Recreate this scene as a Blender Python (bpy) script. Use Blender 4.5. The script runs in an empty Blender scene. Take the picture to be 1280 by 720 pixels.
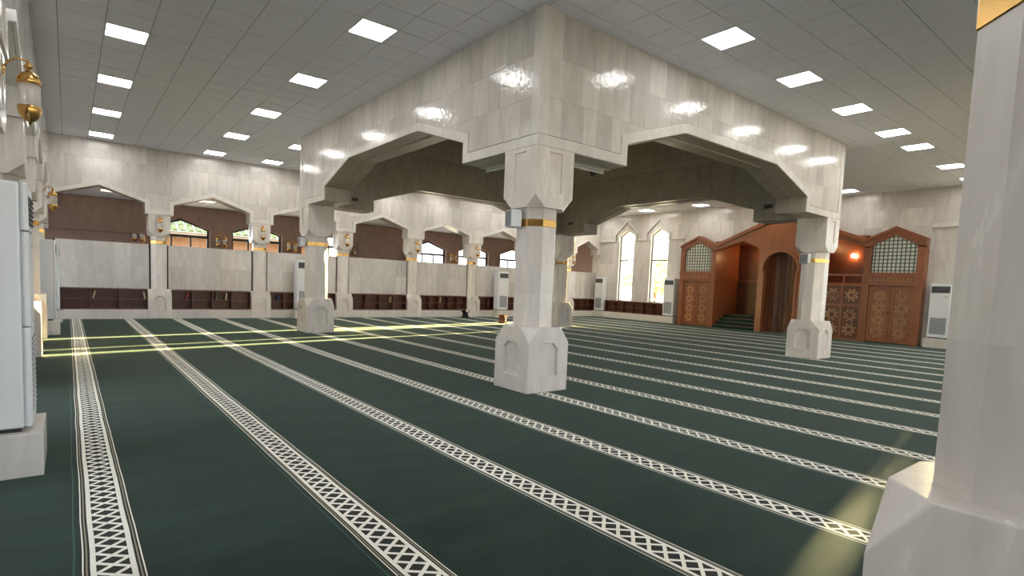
import bpy, math, random
from mathutils import Vector, Matrix
R = random.Random(7)
scene = bpy.context.scene
COL = scene.collection
PI = math.pi

# ---------------------------------------------------------------- camera
cam = bpy.data.cameras.new('camera')
cam.sensor_fit = 'HORIZONTAL'; cam.sensor_width = 36.0
cam.lens = 691.46 * 36.0 / 1280.0
cam.shift_x = (640 - 632.2) / 1280.0
cam.shift_y = (407.3 - 360) / 1280.0
cam.clip_start = 0.05; cam.clip_end = 400
camo = bpy.data.objects.new('camera', cam); COL.objects.link(camo)
yaw, pitch, roll = 0.6703, -0.0748, 0.0399
fw = Vector((math.sin(yaw)*math.cos(pitch), math.cos(yaw)*math.cos(pitch), math.sin(pitch)))
rt = Vector((math.cos(yaw), -math.sin(yaw), 0)); up = rt.cross(fw)
r2 = rt*math.cos(roll) + up*math.sin(roll); u2 = -rt*math.sin(roll) + up*math.cos(roll)
m = Matrix((r2, u2, -fw)).transposed().to_4x4(); m.translation = Vector((0, 0, 1.584))
camo.matrix_world = m
scene.camera = camo

# ---------------------------------------------------------------- world, sun, exposure
w = bpy.data.worlds.new('sky'); scene.world = w; w.use_nodes = True
nt = w.node_tree; bg = nt.nodes['Background']
bg.inputs['Color'].default_value = (0.93, 0.96, 1.0, 1); bg.inputs['Strength'].default_value = 7.0
sun = bpy.data.lights.new('sun', 'SUN'); sun.energy = 75; sun.color = (1.0, 0.78, 0.36); sun.angle = 0.0093
suno = bpy.data.objects.new('sun', sun); COL.objects.link(suno)
suno.rotation_euler = Vector((-1, -0.183, -0.118)).to_track_quat('-Z', 'Y').to_euler()
suno.location = (60, 20, 12)
PANEL_E = 21.5
scene.view_settings.view_transform = 'Standard'; scene.view_settings.look = 'None'
scene.view_settings.gamma = 1.0; scene.view_settings.use_curve_mapping = False
scene.view_settings.exposure = 0.1

# ---------------------------------------------------------------- materials
MATS = {}
def nodes(name):
    mt = bpy.data.materials.new(name); mt.use_nodes = True
    nt = mt.node_tree; b = nt.nodes['Principled BSDF']
    MATS[name] = mt
    return mt, nt, b
def setp(b, **k):
    for n, v in k.items(): b.inputs[n.replace('_', ' ')].default_value = v
def plain(name, col, rough=0.6, metal=0.0, spec=0.5, vary=0.12, scale=8.0, bump=0.0, bscale=60.0):
    mt, nt, b = nodes(name)
    N, L = nt.nodes, nt.links
    geo = N.new('ShaderNodeNewGeometry')
    nz = N.new('ShaderNodeTexNoise'); nz.inputs['Scale'].default_value = scale; nz.inputs['Detail'].default_value = 4
    L.new(geo.outputs['Position'], nz.inputs['Vector'])
    rp = N.new('ShaderNodeMapRange'); rp.inputs['To Min'].default_value = 1 - vary; rp.inputs['To Max'].default_value = 1 + vary
    L.new(nz.outputs['Fac'], rp.inputs['Value'])
    mx = N.new('ShaderNodeVectorMath'); mx.operation = 'SCALE'; mx.inputs[0].default_value = col
    L.new(rp.outputs['Result'], mx.inputs['Scale']); L.new(mx.outputs[0], b.inputs['Base Color'])
    setp(b, Roughness=rough, Metallic=metal, Specular_IOR_Level=spec)
    if bump:
        n2 = N.new('ShaderNodeTexNoise'); n2.inputs['Scale'].default_value = bscale; n2.inputs['Detail'].default_value = 3
        L.new(geo.outputs['Position'], n2.inputs['Vector'])
        bp = N.new('ShaderNodeBump'); bp.inputs['Strength'].default_value = 1.0; bp.inputs['Distance'].default_value = bump
        L.new(n2.outputs['Fac'], bp.inputs['Height']); L.new(bp.outputs['Normal'], b.inputs['Normal'])
    return mt
def marble(name, c1, c2, rough=0.16, tone=(0.90, 1.05), wav=0.0015, wsc=7.0, spec=0.5):
    mt, nt, b = nodes(name)
    N, L = nt.nodes, nt.links
    geo = N.new('ShaderNodeNewGeometry'); oi = N.new('ShaderNodeObjectInfo')
    ofs = N.new('ShaderNodeVectorMath'); ofs.operation = 'SCALE'; ofs.inputs[0].default_value = (13, 17, 29)
    L.new(oi.outputs['Random'], ofs.inputs['Scale'])
    ad = N.new('ShaderNodeVectorMath'); ad.operation = 'ADD'
    L.new(geo.outputs['Position'], ad.inputs[0]); L.new(ofs.outputs[0], ad.inputs[1])
    mp = N.new('ShaderNodeMapping'); mp.inputs['Scale'].default_value = (2.6, 2.6, 0.7)
    L.new(ad.outputs[0], mp.inputs['Vector'])
    nz = N.new('ShaderNodeTexNoise'); nz.inputs['Scale'].default_value = 2.2; nz.inputs['Detail'].default_value = 7
    nz.inputs['Roughness'].default_value = 0.62; nz.inputs['Distortion'].default_value = 0.6
    L.new(mp.outputs[0], nz.inputs['Vector'])
    cr = N.new('ShaderNodeValToRGB'); cr.color_ramp.elements[0].position = 0.30; cr.color_ramp.elements[1].position = 0.68
    cr.color_ramp.elements[0].color = (*c2, 1); cr.color_ramp.elements[1].color = (*c1, 1)
    L.new(nz.outputs['Fac'], cr.inputs['Fac'])
    rp = N.new('ShaderNodeMapRange'); rp.inputs['To Min'].default_value = tone[0]; rp.inputs['To Max'].default_value = tone[1]
    L.new(oi.outputs['Random'], rp.inputs['Value'])
    sc = N.new('ShaderNodeVectorMath'); sc.operation = 'SCALE'
    L.new(cr.outputs['Color'], sc.inputs[0]); L.new(rp.outputs['Result'], sc.inputs['Scale'])
    L.new(sc.outputs[0], b.inputs['Base Color'])
    rr = N.new('ShaderNodeMapRange'); rr.inputs['To Min'].default_value = rough*0.7; rr.inputs['To Max'].default_value = rough*1.4
    L.new(nz.outputs['Fac'], rr.inputs['Value']); L.new(rr.outputs['Result'], b.inputs['Roughness'])
    n2 = N.new('ShaderNodeTexNoise'); n2.inputs['Scale'].default_value = wsc; n2.inputs['Detail'].default_value = 3; setp(b, Specular_IOR_Level=spec)
    L.new(ad.outputs[0], n2.inputs['Vector'])
    bp = N.new('ShaderNodeBump'); bp.inputs['Strength'].default_value = 1.0; bp.inputs['Distance'].default_value = wav
    L.new(n2.outputs['Fac'], bp.inputs['Height']); L.new(bp.outputs['Normal'], b.inputs['Normal'])
    return mt
marble('marble', (0.67, 0.64, 0.605), (0.54, 0.505, 0.47), rough=0.08, tone=(0.86, 1.06), wav=0.0042, wsc=15.0, spec=0.32)
marble('marble_trim', (0.69, 0.66, 0.62), (0.58, 0.55, 0.51), rough=0.22, tone=(0.95, 1.05), wav=0.0005)
marble('marble_column', (0.75, 0.70, 0.65), (0.625, 0.575, 0.53), rough=0.24, tone=(0.93, 1.05), wav=0.0004)
marble('marble_shaded', (0.37, 0.335, 0.28), (0.28, 0.25, 0.205), rough=0.3)  # same marble with the shade of the unlit central bay in its colour
marble('brown_granite', (0.32, 0.205, 0.168), (0.24, 0.15, 0.12), rough=0.45, tone=(0.9, 1.08))
plain('ceiling_tile', (0.80, 0.82, 0.89), 0.95, spec=0.1, vary=0.10, scale=30, bump=0.002, bscale=120)
plain('ceiling_gap', (0.36, 0.36, 0.34), 0.95, spec=0.1)
plain('gold', (0.66, 0.40, 0.13), 0.26, metal=1.0, vary=0.08)
plain('white_plastic', (0.74, 0.76, 0.78), 0.45, vary=0.02)
plain('grey_grille', (0.19, 0.20, 0.22), 0.6, vary=0.05)
plain('dark_grille', (0.035, 0.037, 0.04), 0.5, vary=0.05)
plain('black_gap', (0.012, 0.011, 0.011), 0.6)
plain('shelf_wood', (0.125, 0.045, 0.028), 0.4, vary=0.25, scale=6)
plain('brass_white', (0.7, 0.7, 0.66), 0.4)
plain('fence_white', (0.75, 0.75, 0.72), 0.5)
plain('leaf', (0.42, 0.46, 0.20), 0.7, vary=0.4, scale=3)
plain('bark', (0.16, 0.11, 0.07), 0.9, vary=0.3)
plain('ground_sand', (0.55, 0.50, 0.42), 0.9, vary=0.1, scale=1)
plain('roof_green', (0.075, 0.105, 0.020), 0.6, vary=0.15, scale=3)
plain('facade_orange', (0.20, 0.105, 0.05), 0.8, vary=0.05)
plain('facade_cream', (0.24, 0.20, 0.15), 0.8, vary=0.05)
plain('carpet_step', (0.012, 0.040, 0.030), 0.95, spec=0.1, vary=0.3, scale=60)
plain('book_a', (0.10, 0.16, 0.08), 0.6); plain('book_b', (0.30, 0.06, 0.04), 0.6)
plain('book_c', (0.55, 0.45, 0.28), 0.6); plain('book_d', (0.04, 0.06, 0.16), 0.6)
plain('book_page', (0.75, 0.70, 0.60), 0.8)
plain('lattice_pane', (0.84, 0.88, 0.82), 0.12, vary=0.10, scale=4)
plain('lattice_bar', (0.10, 0.115, 0.095), 0.5, vary=0.1)
plain('window_metal', (0.035, 0.028, 0.025), 0.5)
plain('tube_white', (0.6, 0.6, 0.56), 0.4)

def wood(name, c1, c2, rough=0.32):
    mt, nt, b = nodes(name); N, L = nt.nodes, nt.links
    geo = N.new('ShaderNodeNewGeometry'); oi = N.new('ShaderNodeObjectInfo')
    mp = N.new('ShaderNodeMapping'); mp.inputs['Scale'].default_value = (14, 14, 1.2)
    L.new(geo.outputs['Position'], mp.inputs['Vector'])
    nz = N.new('ShaderNodeTexNoise'); nz.inputs['Scale'].default_value = 2.0; nz.inputs['Detail'].default_value = 6; nz.inputs['Distortion'].default_value = 1.0
    L.new(mp.outputs[0], nz.inputs['Vector'])
    cr = N.new('ShaderNodeValToRGB'); cr.color_ramp.elements[0].position = 0.3; cr.color_ramp.elements[1].position = 0.7
    cr.color_ramp.elements[0].color = (*c2, 1); cr.color_ramp.elements[1].color = (*c1, 1)
    L.new(nz.outputs['Fac'], cr.inputs['Fac'])
    rp = N.new('ShaderNodeMapRange'); rp.inputs['To Min'].default_value = 0.9; rp.inputs['To Max'].default_value = 1.1
    L.new(oi.outputs['Random'], rp.inputs['Value'])
    sc = N.new('ShaderNodeVectorMath'); sc.operation = 'SCALE'
    L.new(cr.outputs['Color'], sc.inputs[0]); L.new(rp.outputs['Result'], sc.inputs['Scale'])
    L.new(sc.outputs[0], b.inputs['Base Color']); setp(b, Roughness=rough)
    return mt
wood('wood', (0.30, 0.105, 0.040), (0.20, 0.062, 0.022))
wood('wood_dark', (0.13, 0.042, 0.018), (0.08, 0.026, 0.012))
wood('wood_inlay', (0.62, 0.36, 0.19), (0.52, 0.28, 0.14), 0.4)
wood('wood_mid', (0.22, 0.075, 0.030), (0.14, 0.046, 0.019), 0.38)

def emit(name, col, s):
    mt, nt, b = nodes(name)
    setp(b, Base_Color=(0.8, 0.8, 0.8, 1), Emission_Color=(*col, 1), Emission_Strength=s, Roughness=0.5)
    return mt
emit('light_panel', (1.0, 0.985, 0.955), PANEL_E)
emit('lamp_warm', (1.0, 0.55, 0.24), 110.0)
emit('lamp_corridor', (1.0, 0.80, 0.62), 2.0)

def glass(name, gl=0.07, tint=(0.96, 0.98, 0.98)):
    mt = bpy.data.materials.new(name); mt.use_nodes = True; MATS[name] = mt
    nt = mt.node_tree; N, L = nt.nodes, nt.links
    N.remove(N['Principled BSDF'])
    t = N.new('ShaderNodeBsdfTransparent'); t.inputs['Color'].default_value = (*tint, 1)
    g = N.new('ShaderNodeBsdfGlossy'); g.inputs['Roughness'].default_value = 0.03
    mx = N.new('ShaderNodeMixShader'); mx.inputs['Fac'].default_value = gl
    L.new(t.outputs[0], mx.inputs[1]); L.new(g.outputs[0], mx.inputs[2])
    L.new(mx.outputs[0], N['Material Output'].inputs['Surface'])
glass('window_glass')
def frosted(name):
    mt, nt, b = nodes(name); N, L = nt.nodes, nt.links
    setp(b, Base_Color=(0.86, 0.85, 0.83, 1), Roughness=0.12)
    t = N.new('ShaderNodeBsdfTransparent'); mx = N.new('ShaderNodeMixShader'); mx.inputs['Fac'].default_value = 0.42
    L.new(t.outputs[0], mx.inputs[1]); L.new(b.outputs[0], mx.inputs[2]); L.new(mx.outputs[0], N['Material Output'].inputs['Surface'])
frosted('lamp_glass')

# carpet with woven lattice stripes (flat weave, so it lives in the material)
S, X1, PER = 1.3284, 0.1685, 0.1235
def carpet():
    mt, nt, b = nodes('carpet'); N, L = nt.nodes, nt.links
    def val(v):
        n = N.new('ShaderNodeValue'); n.outputs[0].default_value = v; return n.outputs[0]
    def M(op, a, c=None):
        n = N.new('ShaderNodeMath'); n.operation = op
        for i, v in enumerate((a, c)):
            if v is None: continue
            if isinstance(v, (int, float)): n.inputs[i].default_value = v
            else: L.new(v, n.inputs[i])
        return n.outputs[0]
    geo = N.new('ShaderNodeNewGeometry'); sp = N.new('ShaderNodeSeparateXYZ'); L.new(geo.outputs['Position'], sp.inputs[0])
    wv = N.new('ShaderNodeTexNoise'); wv.inputs['Scale'].default_value = 1.1; wv.inputs['Detail'].default_value = 2
    L.new(geo.outputs['Position'], wv.inputs['Vector'])
    X = M('ADD', sp.outputs['X'], M('MULTIPLY', M('SUBTRACT', wv.outputs['Fac'], 0.5), 0.018)); Y = sp.outputs['Y']
    k = M('ROUND', M('DIVIDE', M('SUBTRACT', X, X1), S))
    d = M('SUBTRACT', M('SUBTRACT', X, X1), M('MULTIPLY', k, S))       # signed distance to the stripe centre
    inside = M('MULTIPLY', M('GREATER_THAN', k, -0.5), M('LESS_THAN', k, 16.5))
    a = M('ABSOLUTE', d)
    def band(lo, hi): return M('MULTIPLY', M('GREATER_THAN', a, lo), M('LESS_THAN', a, hi))
    W = 0.146
    q = M('DIVIDE', d, W)                                              # -0.5 .. 0.5 in the lattice
    s = M('DIVIDE', Y, PER)
    def near(e):
        f = M('ABSOLUTE', M('SUBTRACT', M('FRACT', e), 0.5))
        return M('LESS_THAN', f, 0.132)
    l1 = near(M('ADD', s, q)); l2 = near(M('SUBTRACT', s, q))
    lat = M('MULTIPLY', M('MAXIMUM', l1, l2), M('LESS_THAN', a, W/2))
    cream = M('MAXIMUM', lat, M('MAXIMUM', band(W/2, W/2 + 0.026), band(0.1265, 0.1335)))
    beige = band(0.110, 0.117)
    dark = M('LESS_THAN', a, 0.142)
    seam = M('LESS_THAN', M('ABSOLUTE', M('ADD', d, 0.168)), 0.004)
    nz = N.new('ShaderNodeTexNoise'); nz.inputs['Scale'].default_value = 2.2; nz.inputs['Detail'].default_value = 8; nz.inputs['Roughness'].default_value = 0.7
    mp = N.new('ShaderNodeMapping'); mp.inputs['Scale'].default_value = (0.45, 1.3, 1.0); mp.inputs['Rotation'].default_value = (0, 0, 0.25)
    L.new(geo.outputs['Position'], mp.inputs['Vector']); L.new(mp.outputs[0], nz.inputs['Vector'])
    cr = N.new('ShaderNodeValToRGB'); cr.color_ramp.elements[0].position = 0.30; cr.color_ramp.elements[1].position = 0.72
    cr.color_ramp.elements[0].color = (0.0048, 0.0165, 0.0130, 1); cr.color_ramp.elements[1].color = (0.0150, 0.0385, 0.0290, 1)
    L.new(nz.outputs['Fac'], cr.inputs['Fac'])
    def mix(fac, c0, col):
        n = N.new('ShaderNodeMix'); n.data_type = 'RGBA'
        L.new(M('MULTIPLY', fac, inside), n.inputs['Factor'])
        L.new(c0, n.inputs[6]); n.inputs[7].default_value = (*col, 1)
        return n.outputs[2]
    c = mix(seam, cr.outputs['Color'], (0.045, 0.10, 0.085))
    c = mix(dark, c, (0.018, 0.017, 0.013))
    c = mix(beige, c, (0.34, 0.30, 0.21))
    c = mix(cream, c, (0.95, 0.93, 0.85))
    L.new(c, b.inputs['Base Color']); setp(b, Roughness=0.9, Specular_IOR_Level=0.25)
    b.inputs['Sheen Weight'].default_value = 0.15; b.inputs['Sheen Roughness'].default_value = 0.4
    b.inputs['Sheen Tint'].default_value = (0.55, 0.7, 0.6, 1)
    n2 = N.new('ShaderNodeTexNoise'); n2.inputs['Scale'].default_value = 260; L.new(geo.outputs['Position'], n2.inputs['Vector'])
    bp = N.new('ShaderNodeBump'); bp.inputs['Distance'].default_value = 0.003; bp.inputs['Strength'].default_value = 0.6
    L.new(n2.outputs['Fac'], bp.inputs['Height']); L.new(bp.outputs['Normal'], b.inputs['Normal'])
carpet()

# ---------------------------------------------------------------- helpers
ORD = ['first', 'second', 'third', 'fourth', 'fifth', 'sixth', 'seventh', 'eighth', 'ninth', 'tenth']
def tag(o, label=None, cat=None, group=None, kind=None):
    if label: o['label'] = label
    if cat: o['category'] = cat
    if group: o['group'] = group
    if kind: o['kind'] = kind
    return o
def empty(name, loc=(0, 0, 0), rz=0.0, label=None, cat=None, group=None, kind=None, parent=None):
    o = bpy.data.objects.new(name, None); COL.objects.link(o)
    o.location = loc; o.rotation_euler = (0, 0, rz); o.empty_display_size = 0.1
    if parent: o.parent = parent
    return tag(o, label, cat, group, kind)
def link(name, mesh, parent=None, loc=(0, 0, 0), rz=0.0):
    o = bpy.data.objects.new(name, mesh); COL.objects.link(o)
    o.location = loc; o.rotation_euler = (0, 0, rz)
    if parent: o.parent = parent
    return o
def wloc(o):
    v = Vector(o.location)
    while o.parent: o = o.parent; v += Vector(o.location)
    return v
class MB:
    def __init__(s): s.v = []; s.f = []
    def add(s, vs, fs):
        n = len(s.v); s.v += [tuple(v) for v in vs]; s.f += [tuple(i + n for i in f) for f in fs]
        return s
    def box(s, x0, x1, y0, y1, z0, z1):
        v = [(x, y, z) for z in (z0, z1) for x, y in ((x0, y0), (x1, y0), (x1, y1), (x0, y1))]
        return s.add(v, [(0, 3, 2, 1), (4, 5, 6, 7), (0, 1, 5, 4), (1, 2, 6, 5), (2, 3, 7, 6), (3, 0, 4, 7)])
    def cbox(s, x0, x1, y0, y1, z0, z1, c):
        # box with chamfered vertical edges
        pts = [(x0 + c, y0), (x1 - c, y0), (x1, y0 + c), (x1, y1 - c), (x1 - c, y1), (x0 + c, y1), (x0, y1 - c), (x0, y0 + c)]
        n = 8; v = [(x, y, z0) for x, y in pts] + [(x, y, z1) for x, y in pts]
        return s.add(v, [tuple(range(n))[::-1], tuple(range(n, 2*n))] + [(i, (i+1) % n, n + (i+1) % n, n + i) for i in range(n)])
    def prism(s, F, poly, n0, n1):
        k = len(poly)
        a = sum(poly[i][0]*poly[(i+1) % k][1] - poly[(i+1) % k][0]*poly[i][1] for i in range(k))
        if a < 0: poly = poly[::-1]
        v = [F(u, n0, z) for u, z in poly] + [F(u, n1, z) for u, z in poly]
        return s.add(v, [tuple(range(k)), tuple(range(k, 2*k))[::-1]] + [(i, k + i, k + (i+1) % k, (i+1) % k) for i in range(k)])
    def strip(s, F, lo, hi, n0, n1):
        # solid between polyline lo and polyline hi (same length), from depth n0 to n1
        k = len(lo)
        v = []
        for (a, b) in zip(lo, hi):
            v += [F(a[0], n0, a[1]), F(b[0], n0, b[1]), F(a[0], n1, a[1]), F(b[0], n1, b[1])]
        f = []
        for i in range(k - 1):
            p, q = 4*i, 4*i + 4
            f += [(p, q, q+1, p+1), (p+2, p+3, q+3, q+2), (p, p+2, q+2, q), (p+1, q+1, q+3, p+3)]
        f += [(0, 1, 3, 2), (4*k-4, 4*k-2, 4*k-1, 4*k-3)]
        return s.add(v, f)
    def tube(s, pts, r, n=8, caps=True):
        pts = [Vector(p) for p in pts]; rs = r if isinstance(r, (list, tuple)) else [r]*len(pts)
        v = []; t0 = None
        for i, p in enumerate(pts):
            t = (pts[min(i+1, len(pts)-1)] - pts[max(i-1, 0)]).normalized()
            ref = Vector((0, 0, 1)) if abs(t.z) < 0.9 else Vector((1, 0, 0))
            e1 = t.cross(ref).normalized(); e2 = t.cross(e1)
            for k in range(n):
                a = 2*PI*k/n; v.append(p + (e1*math.cos(a) + e2*math.sin(a))*rs[i])
        f = []
        for i in range(len(pts)-1):
            for k in range(n): f.append((i*n+k, i*n+(k+1) % n, (i+1)*n+(k+1) % n, (i+1)*n+k))
        if caps: f += [tuple(range(n))[::-1], tuple(range((len(pts)-1)*n, len(pts)*n))]
        return s.add(v, f)
    def lathe(s, prof, n=20, c=(0, 0)):
        v = []
        for r, z in prof:
            for k in range(n): a = 2*PI*k/n; v.append((c[0] + r*math.cos(a), c[1] + r*math.sin(a), z))
        f = [(i*n+k, i*n+(k+1) % n, (i+1)*n+(k+1) % n, (i+1)*n+k) for i in range(len(prof)-1) for k in range(n)]
        f += [tuple(range(n))[::-1], tuple(range((len(prof)-1)*n, len(prof)*n))]
        return s.add(v, f)
    def mesh(s, name, mat, off=(0, 0, 0), smooth=False, fix=True):
        me = bpy.data.meshes.new(name)
        me.from_pydata([(x-off[0], y-off[1], z-off[2]) for x, y, z in s.v], [], s.f)
        me.materials.append(MATS[mat])
        if fix:
            import bmesh
            bm = bmesh.new(); bm.from_mesh(me); bmesh.ops.recalc_face_normals(bm, faces=bm.faces[:]); bm.to_mesh(me); bm.free()
        if smooth:
            for p in me.polygons: p.use_smooth = True
        me.update()
        return me
    def build(s, name, mat, parent=None, smooth=False, fix=True, local=False):
        off = (0, 0, 0) if (parent is None or local) else wloc(parent)
        return link(name, s.mesh(name, mat, off, smooth, fix), parent)
def bevel(o, wd=0.01, seg=2):
    md = o.modifiers.new('bevel', 'BEVEL'); md.width = wd; md.segments = seg; md.limit_method = 'ANGLE'; md.angle_limit = math.radians(40)
    return o
def copy_tree(o, parent=None):
    c = o.copy(); COL.objects.link(c); c.parent = parent
    for ch in list(o.children): copy_tree(ch, c)
    return c

# frames: (u along wall, n towards the room, z)
YB = 21.40                                     # face of the back arcade
XL = -0.41                                     # face of the left arcade
YFR = 0.61                                     # face of the front arcade (the photographer stands in its opening)
XQ = 23.58                                     # face of the qibla wall
XF = 23.14                                     # front of the wooden mihrab screen
ZC = 5.487
def F_back(u, n, z): return (u, YB - n, z)
def F_left(u, n, z): return (XL + n, u, z)
def F_front(u, n, z): return (u, YFR + n, z)
def F_right(u, n, z): return (XQ - n, u, z)
def F_mih(u, n, z): return (XF - n, u, z)

def zat(prof, u, side):
    # height of the lower profile just beside u
    best = None
    for (a, b) in zip(prof[:-1], prof[1:]):
        if a[0] == b[0]: continue
        if (side > 0 and a[0] <= u < b[0]) or (side < 0 and a[0] < u <= b[0]):
            best = a[1] + (b[1]-a[1])*(u-a[0])/(b[0]-a[0])
    return best
def clip_slab(prof, u0, u1, z0, z1):
    """polygons of the cell [u0,u1]x[z0,z1] that lie above the profile"""
    us = {u0, u1}
    for a, b in zip(prof[:-1], prof[1:]):
        for u in (a[0], b[0]):
            if u0 < u < u1: us.add(u)
        if a[0] != b[0] and a[1] != b[1]:
            for z in (z0, z1):
                t = (z-a[1])/(b[1]-a[1])
                if 0 < t < 1:
                    u = a[0] + t*(b[0]-a[0])
                    if u0 < u < u1: us.add(u)
    us = sorted(us); out = []; cur = None
    for a, b in zip(us[:-1], us[1:]):
        la, lb = zat(prof, a, 1), zat(prof, b, -1)
        if la is None or lb is None: cur = None; continue
        la, lb = max(z0, la), max(z0, lb)
        if min(la, lb) >= z1 - 1e-6: cur = None; continue
        la, lb = min(la, z1), min(lb, z1)
        if cur is None: cur = [[(a, la), (b, lb)]]; out.append(cur)
        else:
            if abs(cur[0][-1][1]-la) > 1e-6: cur[0].append((a, la))
            cur[0].append((b, lb))
    res = []
    for c in out:
        lo = c[0]; poly = list(lo)
        if lo[-1][1] < z1 - 1e-6: poly.append((lo[-1][0], z1))
        if lo[0][1] < z1 - 1e-6: poly.append((lo[0][0], z1))
        if len(poly) >= 3 and (poly[1][0]-poly[0][0] > 0.01 or len(poly) > 3): res.append(poly)
    return res
def clad(parent, F, prof, u0, u1, rows, n0, th, mat='marble', wmin=0.40, wmax=0.62, gap=0.0025, seed=1, name='slab'):
    rr = random.Random(seed); cnt = 0
    for z0, z1 in zip(rows[:-1], rows[1:]):
        u = u0; first = True
        while u < u1 - 1e-6:
            wd = rr.uniform(wmin, wmax)
            if first: wd *= rr.uniform(0.5, 1.0); first = False
            v = min(u1, u + wd)
            if u1 - v < 0.18: v = u1
            for poly in clip_slab(prof, u + gap/2, v - gap/2, z0 + gap/2, z1 - gap/2):
                MB().prism(F, poly, n0, n0 + th + rr.uniform(0, 0.0015)).build(name, mat, parent); cnt += 1
            u = v
    return cnt

# ================================================================ STRUCTURE
# floor
fl = MB().box(-5.6, 24.05, -4.6, 26.6, -0.1, 0.0).build('floor', 'carpet'); tag(fl, 'dark green carpet woven with pale lattice stripes', kind='structure')

# ---- ceiling of tiles
BX0, BX1, BY0, BY1 = 5.25, 15.65, 6.05, 16.35     # outer faces of the central beams
T = 0.6
GX0, GY0 = 0.525, 4.6                              # a tile corner
lights = []
for y in (8.5, 11.5, 14.5, 17.5, 20.5): lights += [(0.825, y, 0), (3.825, y, 1)]
for x in (8.025, 10.425, 12.825, 15.225, 17.025, 20.025, 22.425): lights.append((x, 4.9, 2))
for x in (5.625, 8.025, 10.425, 12.825, 15.225, 17.025, 20.025): lights.append((x, 20.5, 3))
for x in (5.625, 8.025, 10.425, 12.825, 15.225, 17.025, 20.025): lights.append((x, 17.5, 4))
for y in (8.5, 11.5, 14.5, 17.5, 20.5): lights.append((22.425, y, 5))
for y in (4.9, 1.9): lights += [(0.825, y, 6), (3.825, y, 6)]  # out of view; the front pair is added for lighting
for x in (8.025, 12.825, 17.025, 22.425): lights.append((x, 1.9, 7))  # unseen row, added to light the front of the hall
litcells = {(round((x-GX0-0.3)/T), round((y-GY0-0.3)/T)) for x, y, _ in lights}
ceil = empty('ceiling', (0, 0, ZC), label='suspended ceiling of square grey acoustic tiles', kind='structure')
def pix(P):
    d = Vector(P) - Vector((0, 0, 1.584)); z = d.dot(fw)
    if z < 0.2: return None
    return (632.2 + 691.46*d.dot(r2)/z, 407.3 - 691.46*d.dot(u2)/z, z)
tile_me = MB().box(-T/2+0.006, T/2-0.006, -T/2+0.006, T/2-0.006, 0.0, 0.014).mesh('ceiling_tile', 'ceiling_tile')
cells = []
i0, i1 = math.floor((XL-0.3-GX0)/T), math.ceil((XQ-GX0)/T)
j0, j1 = math.floor((YFR-0.3-GY0)/T), math.ceil((YB+0.3-GY0)/T)
for i in range(i0, i1):
    for j in range(j0, j1):
        x, y = GX0 + (i+0.5)*T, GY0 + (j+0.5)*T
        if x < XL or x - 0.3 > XQ or y + 0.3 < YFR or y - 0.3 > YB: continue
        if BX0 + 0.3 <= x <= BX1 - 0.3 and BY0 + 0.3 <= y <= BY1 - 0.3: continue
        if (i, j) in litcells: continue
        q = pix((x, y, ZC)); vis = q is not None and -30 < q[0] < 1310 and -30 < q[1] < 745
        cells.append((q[2] if vis else 1e9, x, y))
cells.sort()
for d, x, y in cells[:300]: link('ceiling_tile', tile_me, ceil, (x, y, 0))
rest = MB()
for d, x, y in cells[300:]: rest.box(x-T/2+0.006, x+T/2-0.006, y-T/2+0.006, y+T/2-0.006, ZC, ZC+0.014)
tag(rest.build('ceiling_tile_field', 'ceiling_tile', ceil, fix=False), kind='stuff')
mb = MB()                                           # dark recess above the tile joints, open over the centre
mb.box(XL-0.4, BX0+0.3, YFR-0.4, YB+0.4, ZC+0.012, ZC+0.10); mb.box(BX1-0.3, XQ+0.3, YFR-0.4, YB+0.4, ZC+0.012, ZC+0.10)
mb.box(BX0+0.3, BX1-0.3, YFR-0.4, BY0+0.3, ZC+0.012, ZC+0.10); mb.box(BX0+0.3, BX1-0.3, BY1-0.3, YB+0.4, ZC+0.012, ZC+0.10)
mb.build('ceiling_grid', 'ceiling_gap', ceil)
# outer roof so that no sky light leaks in
mb = MB(); mb.box(-6, 6.0, -5, 27, 5.9, 6.1); mb.box(14.9, 26, -5, 27, 5.9, 6.1); mb.box(6, 14.9, -5, 6.8, 5.9, 6.1); mb.box(6, 14.9, 15.6, 27, 5.9, 6.1)
tag(mb.build('roof', 'ceiling_gap'), 'flat roof slab above the hall', kind='structure')
# dome over the centre
dome = empty('dome', (10.45, 11.2, 0), label='plain dome over the central bay, darkened in colour as shade', kind='structure')
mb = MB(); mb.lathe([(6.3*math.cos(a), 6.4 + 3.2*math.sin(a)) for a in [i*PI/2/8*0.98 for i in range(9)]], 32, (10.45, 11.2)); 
mb.build('dome_shell', 'marble_shaded', dome, smooth=True)
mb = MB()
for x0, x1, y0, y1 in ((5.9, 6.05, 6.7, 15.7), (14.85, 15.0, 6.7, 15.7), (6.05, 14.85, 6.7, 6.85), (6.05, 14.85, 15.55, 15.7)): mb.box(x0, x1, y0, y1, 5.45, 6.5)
mb.build('drum_wall', 'marble_shaded', dome)

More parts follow.
